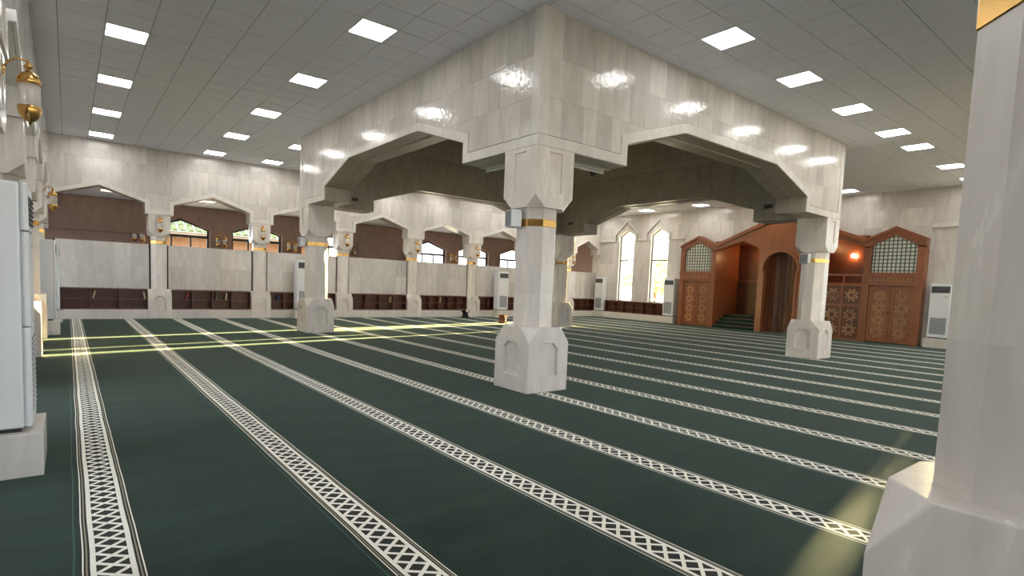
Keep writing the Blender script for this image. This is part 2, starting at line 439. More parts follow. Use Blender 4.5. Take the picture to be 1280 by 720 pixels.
# ---- arcades
PW, CH, SH = 0.335, 0.305, 0.225      # half widths: pedestal, capital, shaft
def arcade_profile(us, lo, hi):
    p = []
    us2 = sorted(us)
    pts = [(lo, 3.40)]
    edges = []
    for a, b in zip(us2[:-1], us2[1:]):
        edges += [(a + 0.40, 3.40), (a + 0.40, 3.75), ((a+b)/2, 4.14), (b - 0.40, 3.75), (b - 0.40, 3.40)]
    return [(max(lo, min(hi, u)), z) for u, z in pts + edges + [(hi, 3.40)]]
def offset_profile(us, lo, hi, wd):
    us2 = sorted(us); pts = [(lo, 3.40 + wd)]
    for a, b in zip(us2[:-1], us2[1:]):
        pts += [(a + 0.40 - wd, 3.40 + wd), (a + 0.40 - wd, 3.75 + wd*0.55), ((a+b)/2, 4.14 + wd), (b - 0.40 + wd, 3.75 + wd*0.55), (b - 0.40 + wd, 3.40 + wd)]
    return pts + [(hi, 3.40 + wd)]
def arcade_wall(name, label, F, us, lo, hi, seed, cut=True):
    root = empty(name, F((lo+hi)/2, 0, 0), label=label, kind='structure')
    prof = arcade_profile(us, lo, hi); off = offset_profile(us, lo, hi, 0.13)
    MB().strip(F, prof, [(u, ZC + 0.02) for u, z in prof], -0.55, -0.02).build('wall_body', 'marble', root)
    if cut:
        us2 = sorted(us)
        lo2, of2 = prof, off
        bevel(MB().strip(F, lo2, of2, -0.02, 0.022).build('arch_trim', 'marble_trim', root), 0.012)
        clad(root, F, off, lo, hi, [3.40, 4.05, 4.95, ZC + 0.005], -0.02, 0.02, seed=seed, wmin=0.40, wmax=0.62)
    return root
US_B = [2.37 + 3.155*k for k in range(-1, 7)]             # back arcade columns along x (first is the corner)
US_L = [16.03 - 3.2*k for k in range(4, -2, -1)]           # left arcade columns along y: 3.23 .. 19.23
wall_back = arcade_wall('wall_back', 'pale marble arcade wall with pointed arches along the back', F_back, US_B + [23.75], -0.5, XQ + 0.1, 11)
wall_left = arcade_wall('wall_left', 'pale marble arcade wall along the left side', F_left, [0.03] + US_L + [22.43], 0.3, 21.6, 12)
US_F = [2.40 + 3.155*k for k in range(-1, 7)]
wall_front = arcade_wall('wall_front', 'pale marble arcade wall above the photographer', F_front, US_F, -0.5, XQ + 0.1, 13, cut=False)
# marble plinths under the shelves of the arcades
for i, (a, b) in enumerate(zip(US_B[:-1], US_B[1:])):
    MB().prism(F_back, [(max(a + PW, -0.3), 0), (b - PW, 0), (b - PW, 0.30), (max(a + PW, -0.3), 0.30)], -0.5, 0.02).build('plinth', 'marble_trim', wall_back)
MB().prism(F_back, [(US_B[-1] + PW, 0), (XQ, 0), (XQ, 0.30), (US_B[-1] + PW, 0.30)], -0.5, 0.02).build('plinth', 'marble_trim', wall_back)
for a, b in list(zip(US_L[:-1], US_L[1:]))[2:]:
    MB().prism(F_left, [(a + PW, 0), (b - PW, 0), (b - PW, 0.30), (a + PW, 0.30)], -0.62, -0.25).build('plinth', 'marble_trim', wall_left)

# ---- corridor behind the back arcade: brown granite wall with pointed windows
YC, CZ = 26.5, 4.30
def F_corr(u, n, z): return (u, YC - n, z)
WB = [3.70, 6.65, 9.60, 15.48, 18.43, 21.4]; BLIND = 12.55; WHW = 1.05
cw = empty('wall_corridor', (9, YC, 0), label='brown granite outer wall of the back corridor', kind='structure')
prof = [(-5.6, 0.9)]
for c in WB: prof += [(c-WHW, 0.9), (c-WHW, 3.37), (c, 3.78), (c+WHW, 3.37), (c+WHW, 0.9)]
prof += [(24.05, 0.9)]
MB().strip(F_corr, prof, [(u, 6.0) for u, z in prof], -0.30, 0.0).build('wall_body', 'brown_granite', cw)
MB().box(-5.6, 24.05, YC, YC + 0.3, 0, 0.9).build('wall_base', 'brown_granite', cw)
tr = [(BLIND-WHW-0.12, 0.9), (BLIND-WHW-0.12, 3.42), (BLIND, 3.86), (BLIND+WHW+0.12, 3.42), (BLIND+WHW+0.12, 0.9)]
tr2 = [(BLIND-WHW, 0.9), (BLIND-WHW, 3.37), (BLIND, 3.78), (BLIND+WHW, 3.37), (BLIND+WHW, 0.9)]
MB().strip(F_corr, tr2, tr, 0.0, 0.05).build('blind_window_trim', 'brown_granite', cw)
for c in WB:
    ti = [(c-WHW, 0.9), (c-WHW, 3.37), (c, 3.78), (c+WHW, 3.37), (c+WHW, 0.9)]
    to = [(c-WHW-0.12, 0.9), (c-WHW-0.12, 3.42), (c, 3.86), (c+WHW+0.12, 3.42), (c+WHW+0.12, 0.9)]
    MB().strip(F_corr, ti, to, 0.0, 0.05).build('window_trim', 'brown_granite', cw)
MB().box(-5.4, 2.40, YC - 0.28, YC, 3.00, 3.22).build('wall_ledge', 'brown_granite', cw)
mb = MB(); mb.box(-5.6, 24.05, YB + 0.55, YC + 0.1, CZ, CZ + 0.15); mb.box(-5.6, XL - 0.55, -4.6, YB + 0.6, CZ, CZ + 0.15); mb.box(XL - 0.6, 24.05, -4.6, YFR - 0.55, CZ, CZ + 0.15)
tag(mb.build('ceiling_corridor', 'ceiling_tile'), 'low pale ceiling of the corridors behind the arcades', kind='structure')
def F_ol(u, n, z): return (-5.6 + n, u, z)
def F_of(u, n, z): return (u, -4.6 + n, z)
WOL = [4.4 + 3.2*k for k in range(7)]; WOF = [0.2 + 3.2*k for k in range(8)]; OH = 1.25  # left and front window rows are added to let daylight in
for nm, F, ws, a, b, lab in (('wall_outer_left', F_ol, WOL, -4.9, 26.8, 'brown granite outer wall of the left corridor'), ('wall_outer_front', F_of, WOF, -5.6, 24.05, 'brown granite outer wall behind the photographer')):
    ow = empty(nm, F((a+b)/2, 0, 0), label=lab, kind='structure')
    pr = [(a, 0.3)]
    for c in ws: pr += [(c-OH, 0.3), (c-OH, 3.37), (c, 3.85), (c+OH, 3.37), (c+OH, 0.3)]
    pr += [(b, 0.3)]
    MB().strip(F, pr, [(u, 6.0) for u, z in pr], -0.3, 0.0).build('wall_body', 'brown_granite', ow)
    MB().prism(F, [(a, 0), (b, 0), (b, 0.3), (a, 0.3)], -0.3, 0.0).build('wall_base', 'brown_granite', ow)

# ---- qibla wall with its tall pointed windows
YM = 11.0
WQ = [2.45, 4.58, 17.45, 19.53]; QW = 0.53
wq = empty('wall_right', (XQ, YM, 0), label='pale marble wall with tall pointed windows and the wooden mihrab', kind='structure')
def qprof(a, b, wins):
    p = [(a, 0.95)]
    for c in wins: p += [(c-QW, 0.95), (c-QW, 4.40), (c, 4.74), (c+QW, 4.40), (c+QW, 0.95)]
    return p + [(b, 0.95)]
for a, b, wins in ((-4.6, 7.9, WQ[:2]), (14.1, 26.8, WQ[2:])):
    pr = qprof(a, b, wins)
    MB().strip(F_right, pr, [(u, 6.0) for u, z in pr], -0.45, 0.0).build('wall_body', 'marble', wq)
    MB().box(XQ, XQ + 0.45, a, b, 0, 0.95).build('wall_base', 'marble', wq)
MB().box(XQ, XQ + 0.45, 7.9, 14.1, 4.2, 6.0).build('wall_body', 'marble', wq)
def upper(a, b, wins):
    p = [(a, 4.13)]
    for c in wins: p += [(c-0.74, 4.13), (c-0.74, 4.50), (c, 5.15), (c+0.74, 4.50), (c+0.74, 4.13)]
    return p + [(b, 4.13)]
for a, b, wins in ((YFR, 6.1, WQ[:2]), (15.87, YB + 0.2, WQ[2:])):
    pr = upper(a, b, wins)
    MB().strip(F_right, pr, [(u, ZC + 0.02) for u, z in pr], 0.0, 0.08).build('upper_wall', 'marble', wq)
    MB().strip(F_right, [(u, z) for u, z in pr], [(u, z + 0.14) for u, z in pr], 0.08, 0.105).build('ledge_trim', 'marble_trim', wq)
gp_ = [(6.1, 3.3), (6.2, 3.6), (7.95, 3.6), (8.0, 3.66), (11.0, 4.80), (14.0, 3.66), (14.05, 3.6), (15.8, 3.6), (15.87, 3.3)]
MB().strip(F_right, gp_, [(u, ZC + 0.02) for u, z in gp_], 0.0, 0.08).build('upper_wall', 'marble', wq)
for c in WQ:
    ti = [(c-QW, 4.13), (c-QW, 4.40), (c, 4.74), (c+QW, 4.40), (c+QW, 4.13)]
    to = [(c-0.66, 4.13), (c-0.66, 4.46), (c, 5.03), (c+0.66, 4.46), (c+0.66, 4.13)]
    MB().strip(F_right, ti, to, 0.0, 0.05).build('window_trim', 'marble_trim', wq)
flat = [(-5, 0.0), (30, 0.0)]
for a, b in ((20.15, 21.4), (17.98, 19.06), (15.95, 16.9), (5.12, 6.0)):
    clad(wq, F_right, flat, a, b, [0.95, 1.9, 2.95, 3.6, 4.13], 0.0, 0.012, seed=int(a*10), wmin=0.45, wmax=0.7)
uq = upper(15.87, YB, WQ[2:]); clad(wq, F_right, [(u, z + 0.14) for u, z in uq], 15.87, YB, [4.2, 4.85, ZC + 0.005], 0.08, 0.012, seed=5)
clad(wq, F_right, gp_, 6.1, 15.87, [3.4, 4.2, 4.85, ZC + 0.005], 0.08, 0.012, seed=6)
uq = upper(YFR, 6.1, WQ[:2]); clad(wq, F_right, [(u, z + 0.14) for u, z in uq], 3.0, 6.1, [4.2, 4.85, ZC + 0.005], 0.08, 0.012, seed=8)
for a, b in ((16.83, 20.64), (0.7, 5.24)):
    MB().box(XQ - 0.36, XQ, a, b, 0, 0.32).build('plinth', 'marble_trim', wq)

MB().box(XQ - 0.03, XQ, YB + 0.6, YC, 0, CZ).build('corridor_cladding', 'brown_granite', wq)
# ---- windows
def window(idx, F, c, hw, sill, spring, apex, bar_z, mull, label, bh=0.035, t=0.065):
    root = empty('window_%d' % idx, F(c, 0, sill), label=label, kind='structure')
    out = [(c-hw, sill), (c-hw, spring), (c, apex), (c+hw, spring), (c+hw, sill)]
    inn = [(c-hw+t, sill+t), (c-hw+t, spring-t*0.3), (c, apex-t*1.1), (c+hw-t, spring-t*0.3), (c+hw-t, sill+t)]
    mb = MB(); mb.strip(F, inn + [inn[0]], out + [out[0]], -0.17, -0.10); mb.build('window_frame', 'window_metal', root)
    mb = MB(); mb.prism(F, [(c-hw+t, bar_z-bh), (c+hw-t, bar_z-bh), (c+hw-t, bar_z+bh), (c-hw+t, bar_z+bh)], -0.17, -0.10); mb.build('transom', 'window_metal', root)
    for mu in mull:
        MB().prism(F, [(c+mu-0.03, sill), (c+mu+0.03, sill), (c+mu+0.03, bar_z), (c+mu-0.03, bar_z)], -0.165, -0.105).build('mullion', 'window_metal', root)
    MB().prism(F, [(c-hw+t, sill+t), (c+hw-t, sill+t), (c+hw-t, bar_z-bh), (c-hw+t, bar_z-bh)], -0.14, -0.134).build('pane', 'window_glass', root)
    MB().prism(F, [(c-hw+t, bar_z+bh), (c+hw-t, bar_z+bh)] + [inn[3], inn[2], inn[1]], -0.14, -0.134).build('pane', 'window_glass', root)
n = 1
for c, lab in zip(WQ, ('farthest right tall window hidden past the near column', 'tall pointed window right of the wooden mihrab', 'tall pointed window nearest the wooden mihrab doors', 'tall pointed window nearest the back corner')):
    window(n, F_right, c, QW, 0.95, 4.40, 4.74, 3.12, [], lab, 0.03, 0.03); n += 1
for c, lab in zip(WB, ('leftmost pointed window of the back corridor', 'second pointed window of the back corridor', 'third pointed window of the back corridor, behind the far left column', 'fourth pointed window of the back corridor, right of the blind arch', 'fifth pointed window of the back corridor', 'last pointed window of the back corridor by the corner')):
    window(n, F_corr, c, WHW, 0.9, 3.37, 3.78, 3.06, [-0.35, 0.35], lab, 0.055, 0.09); n += 1

for F, ws, lab in ((F_ol, WOL, 'outer window of the left corridor, unseen and added for daylight'), (F_of, WOF, 'outer window behind the photographer, unseen and added for daylight')):
    for i, c in enumerate(ws): window(n, F, c, OH, 0.3, 3.37, 3.85, 3.0, [-0.42, 0.42], '%s pointed %s' % (ORD[i], lab)); n += 1

# ================================================================ COLUMNS
def face_hex(mb, rot, h, outer, inner, dep):
    """one face of a square block with a sunken panel; outer and inner are matching (u,z) loops"""
    ca, sa = math.cos(rot), math.sin(rot)
    def P(u, z, d): x, y = u, -(h - d); return (x*ca - y*sa, x*sa + y*ca, z)
    k = len(outer)
    v = [P(u, z, 0) for u, z in outer] + [P(u, z, 0) for u, z in inner] + [P(u, z, dep) for u, z in inner]
    f = [(i, (i+1) % k, k + (i+1) % k, k + i) for i in range(k)] + [(k+i, k + (i+1) % k, 2*k + (i+1) % k, 2*k+i) for i in range(k)]
    f.append(tuple(range(2*k, 3*k)))
    mb.add(v, f)
def block(h, z0, zc, z1, c, pw, pz0, pz1, pc, dep):
    """square block whose corners are cut between zc and z1 (z1 may be above or below zc); panel on all four faces"""
    mb = MB()
    outer = [(-h, z0), (h, z0), (h, zc), (h-c, z1), (-h+c, z1), (-h, zc)]
    inner = [(-pw, pz0), (pw, pz0), (pw, pz1 - (pc if z1 > z0 else -pc)), (pw-pc, pz1), (-pw+pc, pz1), (-pw, pz1 - (pc if z1 > z0 else -pc))]
    for k in range(4):
        face_hex(mb, k*PI/2, h, outer, inner, dep)
        ca, sa = math.cos(k*PI/2), math.sin(k*PI/2)
        rot = lambda x, y, z: (x*ca - y*sa, x*sa + y*ca, z)
        mb.add([rot(h, -h, zc), rot(h, -h+c, z1), rot(h-c, -h, z1)], [(0, 1, 2)])
    oct8 = []
    for k in range(4):
        ca, sa = math.cos(k*PI/2), math.sin(k*PI/2)
        for x, y in ((-h+c, -h), (h-c, -h)): oct8.append((x*ca - y*sa, x*sa + y*ca, z1))
    mb.add(oct8, [tuple(range(8))])
    mb.add([(-h, -h, z0), (h, -h, z0), (h, h, z0), (-h, h, z0)], [(0, 1, 2, 3)])
    # merge duplicated corner vertices
    key = {}; vs = []; mp = []
    for p in mb.v:
        q = tuple(round(t, 5) for t in p)
        if q not in key: key[q] = len(vs); vs.append(p)
        mp.append(key[q])
    mb.v = vs; mb.f = [tuple(mp[i] for i in f) for f in mb.f]
    return mb
def octa(a, z0, z1, grow=0.0):
    c = a*0.5858; a2 = a
    pts = [(-a+c, -a), (a-c, -a), (a, -a+c), (a, a-c), (a-c, a), (-a+c, a), (-a, a-c), (-a, -a+c)]
    mb = MB(); v = [(x, y, z0) for x, y in pts] + [(x, y, z1) for x, y in pts]
    return mb.add(v, [tuple(range(8))[::-1], tuple(range(8, 16))] + [(i, (i+1) % 8, 8+(i+1) % 8, 8+i) for i in range(8)])
def make_column(kind):
    root = empty('column')
    if kind == 'main':
        ph, zc, zt, pc, a, ch, zb, zk, ztop = 0.40, 0.74, 0.97, 0.20, 0.29, 0.37, 2.72, 2.89, 3.58
        ppw, ppz = 0.185, (0.24, 0.73)
    else:
        ph, zc, zt, pc, a, ch, zb, zk, ztop = PW, 0.74, 0.97, 0.17, SH, CH, 2.71, 2.86, 3.40
        ppw, ppz = 0.155, (0.26, 0.74)
    bevel(block(ph, 0, zc, zt, pc, ppw, ppz[0], ppz[1], 0.09, 0.05).build('pedestal', 'marble_column', root, local=True), 0.008)
    octa(a, zt - 0.01, 1.46).build('shaft', 'marble_column', root, local=True)
    octa(a, 1.4603, 2.46).build('shaft', 'marble_column', root, local=True)
    bevel(octa(a + 0.006, 2.455, 2.56).build('gold_band', 'gold', root, local=True), 0.004, 1)
    octa(a, 2.56, zb + 0.02).build('neck', 'marble_column', root, local=True)
    mb = block(ch, ztop, zk, zb, pc, 0.13 if kind == 'main' else 0.11, ztop - 0.06, zk + 0.06, 0.004, 0.022)
    bevel(mb.build('capital', 'marble_column', root, local=True), 0.008)
    return root
MAIN = [((5.61, 6.42), 'large octagonal marble column in the centre foreground carrying the beam corner'),
        ((5.61, 15.97), 'marble column at the far left corner of the central beams'),
        ((15.29, 6.42), 'marble column in front of the wooden mihrab on the right'),
        ((15.29, 15.97), 'marble column at the far corner of the central beams, half hidden behind the foreground column')]
cm = make_column('main')
for i, ((x, y), lab) in enumerate(MAIN):
    o = cm if i == 0 else copy_tree(cm)
    o.location = (x, y, 0); tag(o, lab, 'column', 'columns of the central bay')
ca_ = make_column('arcade')
first = True
for i, u in enumerate(US_B[1:]):
    o = ca_ if first else copy_tree(ca_); first = False
    o.location = (u, YB + CH, 0)
    tag(o, '%s free marble column of the back arcade counted from the left corner' % ORD[i], 'column', 'columns of the back arcade')
for i, u in enumerate(US_L):
    o = copy_tree(ca_); o.location = (XL - CH, u, 0)
    tag(o, '%s marble column of the left arcade counted from the back wall' % ORD[len(US_L)-1-i], 'column', 'columns of the left arcade')
o = copy_tree(ca_); o.location = (XL - CH - 0.04, YB + CH, 0); tag(o, 'marble column in the corner of the left and back arcades', 'column')
o = copy_tree(ca_); o.location = (2.40, YFR - CH, 0); tag(o, 'nearest marble column at the right edge of the picture', 'column')
for i, u in enumerate(US_F[2:]):
    o = copy_tree(ca_); o.location = (u, YFR - CH, 0); tag(o, '%s column of the front arcade beyond the nearest column' % ORD[i], 'column', 'columns of the front arcade')

# ================================================================ CENTRAL BEAMS
def beam_profile(L):
    return [(0, 3.58), (1.93, 3.58), (1.93, 3.93), (3.5, 4.42), (L-3.5, 4.42), (L-1.93, 3.93), (L-1.93, 3.58), (L, 3.58)]
def beam_offset(L, wd):
    return [(0, 3.58+wd), (1.93-wd, 3.58+wd), (1.93-wd, 3.93+wd*0.75), (3.5-wd*0.2, 4.42+wd), (L-3.5+wd*0.2, 4.42+wd), (L-1.93+wd, 3.93+wd*0.75), (L-1.93+wd, 3.58+wd), (L, 3.58+wd)]
TH = 0.74
def beam(label, F, L, seed, inset):
    root = empty('arched_beam', F(L/2, 0, 3.58), label=label, cat='beam', group='arched beams of the central bay')
    pr, of = beam_profile(L), beam_offset(L, 0.16)
    a = inset
    body = [(max(a, min(L-a, u)), z) for u, z in pr]
    MB().strip(F, body, [(u, ZC + 0.02) for u, z in body], -TH, -0.03).build('beam_body', 'marble_shaded', root)
    bevel(MB().strip(F, pr, of, -0.03, 0.006).build('arch_trim', 'marble_trim', root), 0.012)
    for t0, t1 in ((0, 0.18), (L-0.18, L)):
        bevel(MB().prism(F, [(t0, 3.58+0.16), (t1, 3.58+0.16), (t1, ZC+0.01), (t0, ZC+0.01)], -0.03, 0.006).build('corner_trim', 'marble_trim', root), 0.012)
    # raised rib along the middle of the soffit
    mid = [(u, z) for u, z in body]
    for p, q in zip(mid[:-1], mid[1:]):
        if abs(p[0]-q[0]) > 0.01:
            MB().strip(F, [(p[0], p[1]-0.02), (q[0], q[1]-0.02)], [(p[0], p[1]+0.01), (q[0], q[1]+0.01)], -0.42, -0.36).build('soffit_rib', 'marble_shaded', root)
    n = clad(root, F, of, 0.18, L-0.18, [3.75, 4.28, 4.86, ZC + 0.006], -0.03, 0.02, seed=seed, wmin=0.28, wmax=0.46)
    return root
LY, LX = BY1 - BY0, BX1 - BX0
beam('arched marble beam running from the foreground column to the far left column', lambda u, n, z: (BX0 - n, BY0 + u, z), LY, 21, 0.75)
beam('arched marble beam running from the foreground column towards the mihrab', lambda u, n, z: (BX0 + u, BY0 - n, z), LX, 22, 0.03)
beam('arched marble beam on the mihrab side of the central bay', lambda u, n, z: (BX1 + n, BY0 + u, z), LY, 23, 0.75)
beam('arched marble beam on the back side of the central bay', lambda u, n, z: (BX0 + u, BY1 + n, z), LX, 24, 0.03)

# ================================================================ ARCADE FITTINGS
def screen_panel(F, a, b, label, group, seed, n=-0.34):
    c = (a+b)/2
    root = empty('screen_panel', F(c, n, 0.97), label=label, cat='screen', group=group)
    MB().prism(F, [(a, 0.97), (b, 0.97), (b, 2.43), (a, 2.43)], n-0.06, n+0.05).build('panel_core', 'marble', root)
    k = 5; rr = random.Random(seed)
    for z0, z1 in ((0.97, 1.72), (1.72, 2.43)):
        cuts = [a + (b-a)*i/k + (rr.uniform(-0.06, 0.06) if 0 < i < k else 0) for i in range(k+1)]
        for u0, u1 in zip(cuts[:-1], cuts[1:]):
            MB().prism(F, [(u0+0.002, z0+0.002), (u1-0.002, z0+0.002), (u1-0.002, z1-0.002), (u0+0.002, z1-0.002)], n+0.05, n+0.062).build('slab', 'marble', root)
    for u in (a - 0.02, b + 0.02):
        MB().prism(F, [(u-0.022, 0.97), (u+0.022, 0.97), (u+0.022, 2.43), (u-0.022, 2.43)], n-0.05, n+0.03).build('edge_post', 'black_gap', root)
    return root
def bookshelf(F, a, b, z0, z1, n0, n1, comps, label, group=None):
    root = empty('bookshelf', F((a+b)/2, (n0+n1)/2, z0), label=label, cat='bookshelf', group=group)
    t = 0.03
    def bx(name, u0, u1, q0, q1, w0, w1): MB().prism(F, [(u0, q0), (u1, q0), (u1, q1), (u0, q1)], w0, w1).build(name, 'shelf_wood', root)
    bx('back_panel', a, b, z0, z1, n0, n0+0.02)
    bx('top_board', a, b, z1-t, z1, n0, n1); bx('bottom_board', a, b, z0, z0+t, n0, n1)
    zm = (z0+z1)/2 - 0.02
    for i in range(comps+1):
        u = a + (b-a)*i/comps; u0 = max(a, u-t/2); u1 = min(b, u+t/2)
        bx('side_panel' if i in (0, comps) else 'divider', u0, u1, z0+t, z1-t, n0+0.02, n1-0.005)
    for i in range(comps):
        bx('shelf', a+(b-a)*i/comps+t/2, a+(b-a)*(i+1)/comps-t/2, zm-0.012, zm+0.012, n0+0.02, n1-0.02)
    return root
book_specs = []
def book(F, u, z, n, h, th, dp, lean, mat, label):
    root = empty('book', F(u, n, z), label=label, cat='book', group='books leaning in the low shelves')
    ca, sa = math.cos(lean), math.sin(lean)
    def G(p, q, w): return F(u + p*ca + q*sa, n + w, z + max(0, th*abs(sa))*0 + q*ca - p*sa + (th*sa if lean > 0 else 0))
    MB().prism(lambda p, w, q: G(p, q, w), [(0, 0), (th, 0), (th, h), (0, h)], -dp, 0).build('cover', mat, root)
    MB().prism(lambda p, w, q: G(p, q, w), [(th*0.15, h), (th*0.85, h), (th*0.85, h+0.002), (th*0.15, h+0.002)], -dp, -0.004).build('pages', 'book_page', root)
bays = [(a, b) for a, b in zip(US_B[:-1], US_B[1:])]
for i, (a, b) in enumerate(bays):
    aa = a + SH + 0.05 if i > 0 else -0.30
    screen_panel(F_back, aa, b - SH - 0.05, 'pale marble screen panel in the %s bay of the back arcade from the left' % ORD[i], 'screen panels of the back arcade', i)
    bookshelf(F_back, (a + PW) if i > 0 else -0.22, b - PW, 0.30, 0.95, -0.42, -0.10, 3 if i == 0 else (4 if i % 2 else 5), 'low dark bookshelf under the screen of the %s back arcade bay from the left' % ORD[i], 'low bookshelves of the back arcade')
screen_panel(F_back, US_B[-1] + SH + 0.05, XQ - 0.05, 'pale marble screen panel in the right corner bay of the back arcade', 'screen panels of the back arcade', 20)
bookshelf(F_back, US_B[-1] + PW, XQ - 0.05, 0.30, 0.95, -0.42, -0.10, 3, 'low dark bookshelf in the right corner bay of the back arcade', 'low bookshelves of the back arcade')
for i, (a, b) in enumerate(zip(US_L[:-1], US_L[1:])):
    if i < 2: continue                # the two nearest bays are open to the corridor
    k = ORD[len(US_L)-2-i]
    screen_panel(F_left, a + SH + 0.05, b - SH - 0.05, 'pale marble screen panel in the %s bay of the left arcade from the back' % k, 'screen panels of the left arcade', 40+i)
    bookshelf(F_left, a + PW, b - PW, 0.30, 0.95, -0.60, -0.28, 4, 'low dark bookshelf under the screen of the %s left arcade bay from the back' % k, 'low bookshelves of the left arcade')
bookshelf(F_right, 16.84, 20.62, 0.32, 0.94, 0.03, 0.30, 6, 'long low dark bookshelf under the two tall windows')
bookshelf(F_right, 0.9, 5.22, 0.32, 0.94, 0.03, 0.30, 6, 'low dark bookshelf right of the air conditioner by the mihrab')
for i, (u, zz, lean, mat, lab) in enumerate([
        (0.57, 0.632, 0.30, 'book_c', 'pale book leaning at the left of the first back shelf, upper row'),
        (1.955, 0.632, -0.22, 'book_c', 'pale book leaning by the end of the first back shelf'),
        (3.12, 0.632, 0.30, 'book_b', 'red book leaning in the second back shelf, upper row'),
        (4.05, 0.632, 0.12, 'book_a', 'green book in the second back shelf, upper row'),
        (4.36, 0.632, 0.10, 'book_c', 'pale book near the end of the second back shelf'),
        (6.12, 0.632, 0.25, 'book_d', 'blue book leaning in the third back shelf'),
        (10.75, 0.632, 0.10, 'book_c', 'pale book in the fourth back shelf'),
        (13.2, 0.632, 0.15, 'book_c', 'pale book in the fifth back shelf')]):
    book(F_back, u, zz, -0.16, 0.24, 0.045, 0.17, lean, mat, lab)

# sconces
def make_sconce(mat='lamp_glass'):
    root = empty('wall_lantern')
    # local: wall at y=0, lamp hangs towards -y at 0.17; z=0 at the lamp middle
    arm = [(0, 0, 0.17), (0, -0.03, 0.235), (0, -0.09, 0.285), (0, -0.17, 0.275)]
    MB().tube(arm, 0.009, 6).build('arm', 'gold', root, smooth=True, local=True)
    MB().lathe([(0.045, 0), (0.045, 0.012), (0.02, 0.02)], 12).build('wall_plate', 'gold', root, local=True).matrix_basis = Matrix.Translation((0, 0, 0.17)) @ Matrix.Rotation(PI/2, 4, 'X')
    c = (0, -0.17)
    MB().lathe([(0.0034, 0.285), (0.0102, 0.265), (0.0340, 0.232), (0.0289, 0.222), (0.0119, 0.205), (0.0153, 0.195)], 14, c).build('finial', 'gold', root, smooth=True, local=True)
    MB().lathe([(0.0153, 0.195), (0.0467, 0.180), (0.0723, 0.150), (0.0824, 0.120), (0.0842, 0.085), (0.0782, 0.082)], 20, c).build('top_cap', 'gold', root, smooth=True, local=True)
    MB().lathe([(0.0765, -0.105), (0.0790, -0.01), (0.0765, 0.085)], 20, c).build('glass_shade', mat, root, smooth=True, local=True)
    MB().lathe([(0.0102, -0.10), (0.0238, -0.05), (0.0170, 0.0), (0.0068, 0.03)], 10, c).build('bulb', 'tube_white', root, smooth=True, local=True)
    MB().lathe([(0.0782, -0.10), (0.0842, -0.105), (0.0833, -0.135), (0.0697, -0.180), (0.0425, -0.215), (0.0136, -0.232), (0.0043, -0.262)], 20, c).build('bottom_cap', 'gold', root, smooth=True, local=True)
    return root
sc0 = make_sconce(); used = False
def sconce(x, y, z, rz, label, group):
    global used
    o = sc0 if not used else copy_tree(sc0); used = True
    o.location = (x, y, z); o.rotation_euler = (0, 0, rz); tag(o, label, 'wall lamp', group)
    return o
for i, u in enumerate(US_L):
    if i not in (1, 4): continue
    sconce(XL, u, 3.05, PI/2, 'gold and glass lantern on the %s left arcade column from the back' % ORD[len(US_L)-1-i], 'lanterns of the left arcade')
for i, u in enumerate(US_B[1:]):
    sconce(u, YB, 3.05, 0, 'gold and glass lantern on the %s free back arcade column from the left' % ORD[i], 'lanterns of the back arcade')
for i, u in enumerate((2.2, 5.17, 8.12, 11.0, 14.1, 16.95)):
    for s, side in ((-0.13, 'left'), (0.13, 'right')):
        sconce(u + s, YC, 2.92, 0, '%s lantern of the %s pair on the brown corridor wall' % (side, ORD[i]), 'paired lanterns in the back corridor')

# ================================================================ AIR CONDITIONERS
def make_ac():
    root = empty('air_conditioner')
    W, D, H = 0.295, 0.40, 1.86
    bevel(MB().box(-W, W, -D+0.05, 0, 0.03, H).build('cabinet', 'white_plastic', root, local=True), 0.015)
    MB().box(-W+0.02, W-0.02, -D+0.07, -0.02, 0, 0.03).build('foot', 'black_gap', root, local=True)
    fp = bevel(MB().cbox(-W, W, -D, -D+0.05, 0.80, 1.50, 0.02).build('front_panel', 'white_plastic', root, local=True), 0.006)
    MB().box(0.10, 0.20, -D-0.002, -D, 1.40, 1.415).build('badge', 'dark_grille', fp, local=True)
    tp = bevel(MB().cbox(-W, W, -D, -D+0.05, 1.51, H, 0.02).build('outlet_panel', 'white_plastic', root, local=True), 0.006)
    MB().box(-W+0.04, W-0.04, -D-0.003, -D+0.01, 1.55, 1.77).build('outlet', 'dark_grille', tp, local=True)
    for k in range(6): MB().box(-W+0.04, W-0.04, -D-0.014, -D-0.002, 1.565+k*0.036, 1.573+k*0.036).build('louvre', 'grey_grille', tp, local=True)
    lp = bevel(MB().cbox(-W, W, -D, -D+0.05, 0.04, 0.79, 0.02).build('intake_panel', 'white_plastic', root, local=True), 0.006)
    MB().box(-W+0.07, W-0.07, -D-0.002, -D+0.01, 0.14, 0.70).build('intake_grille', 'grey_grille', lp, local=True)
    mb = MB()
    for k in range(14): mb.box(-W+0.07, W-0.07, -D-0.006, -D-0.001, 0.15+k*0.04, 0.158+k*0.04)
    mb.build('grille_slats', 'white_plastic', lp, local=True)
    return root
ac0 = make_ac(); acn = [0]
def ac(x, y, rz, label, blab):
    """x, y: middle of the back of the unit; stands on a marble base block"""
    o = ac0 if acn[0] == 0 else copy_tree(ac0); acn[0] += 1
    o.location = (x, y, 0.33); o.rotation_euler = (0, 0, rz); tag(o, label, 'air conditioner', 'floor standing air conditioners')
    b = bevel(MB().box(-0.37, 0.37, -0.46, 0.02, 0.0, 0.33).build('base_block', 'marble_trim'), 0.008)
    b.location = (x, y, 0); b.rotation_euler = (0, 0, rz); tag(b, blab, 'block', 'marble base blocks of the air conditioners')
ac(-0.625, 5.73, PI/2, 'white floor standing air conditioner at the left edge, nearest the camera', 'marble base block of the air conditioner nearest the camera')
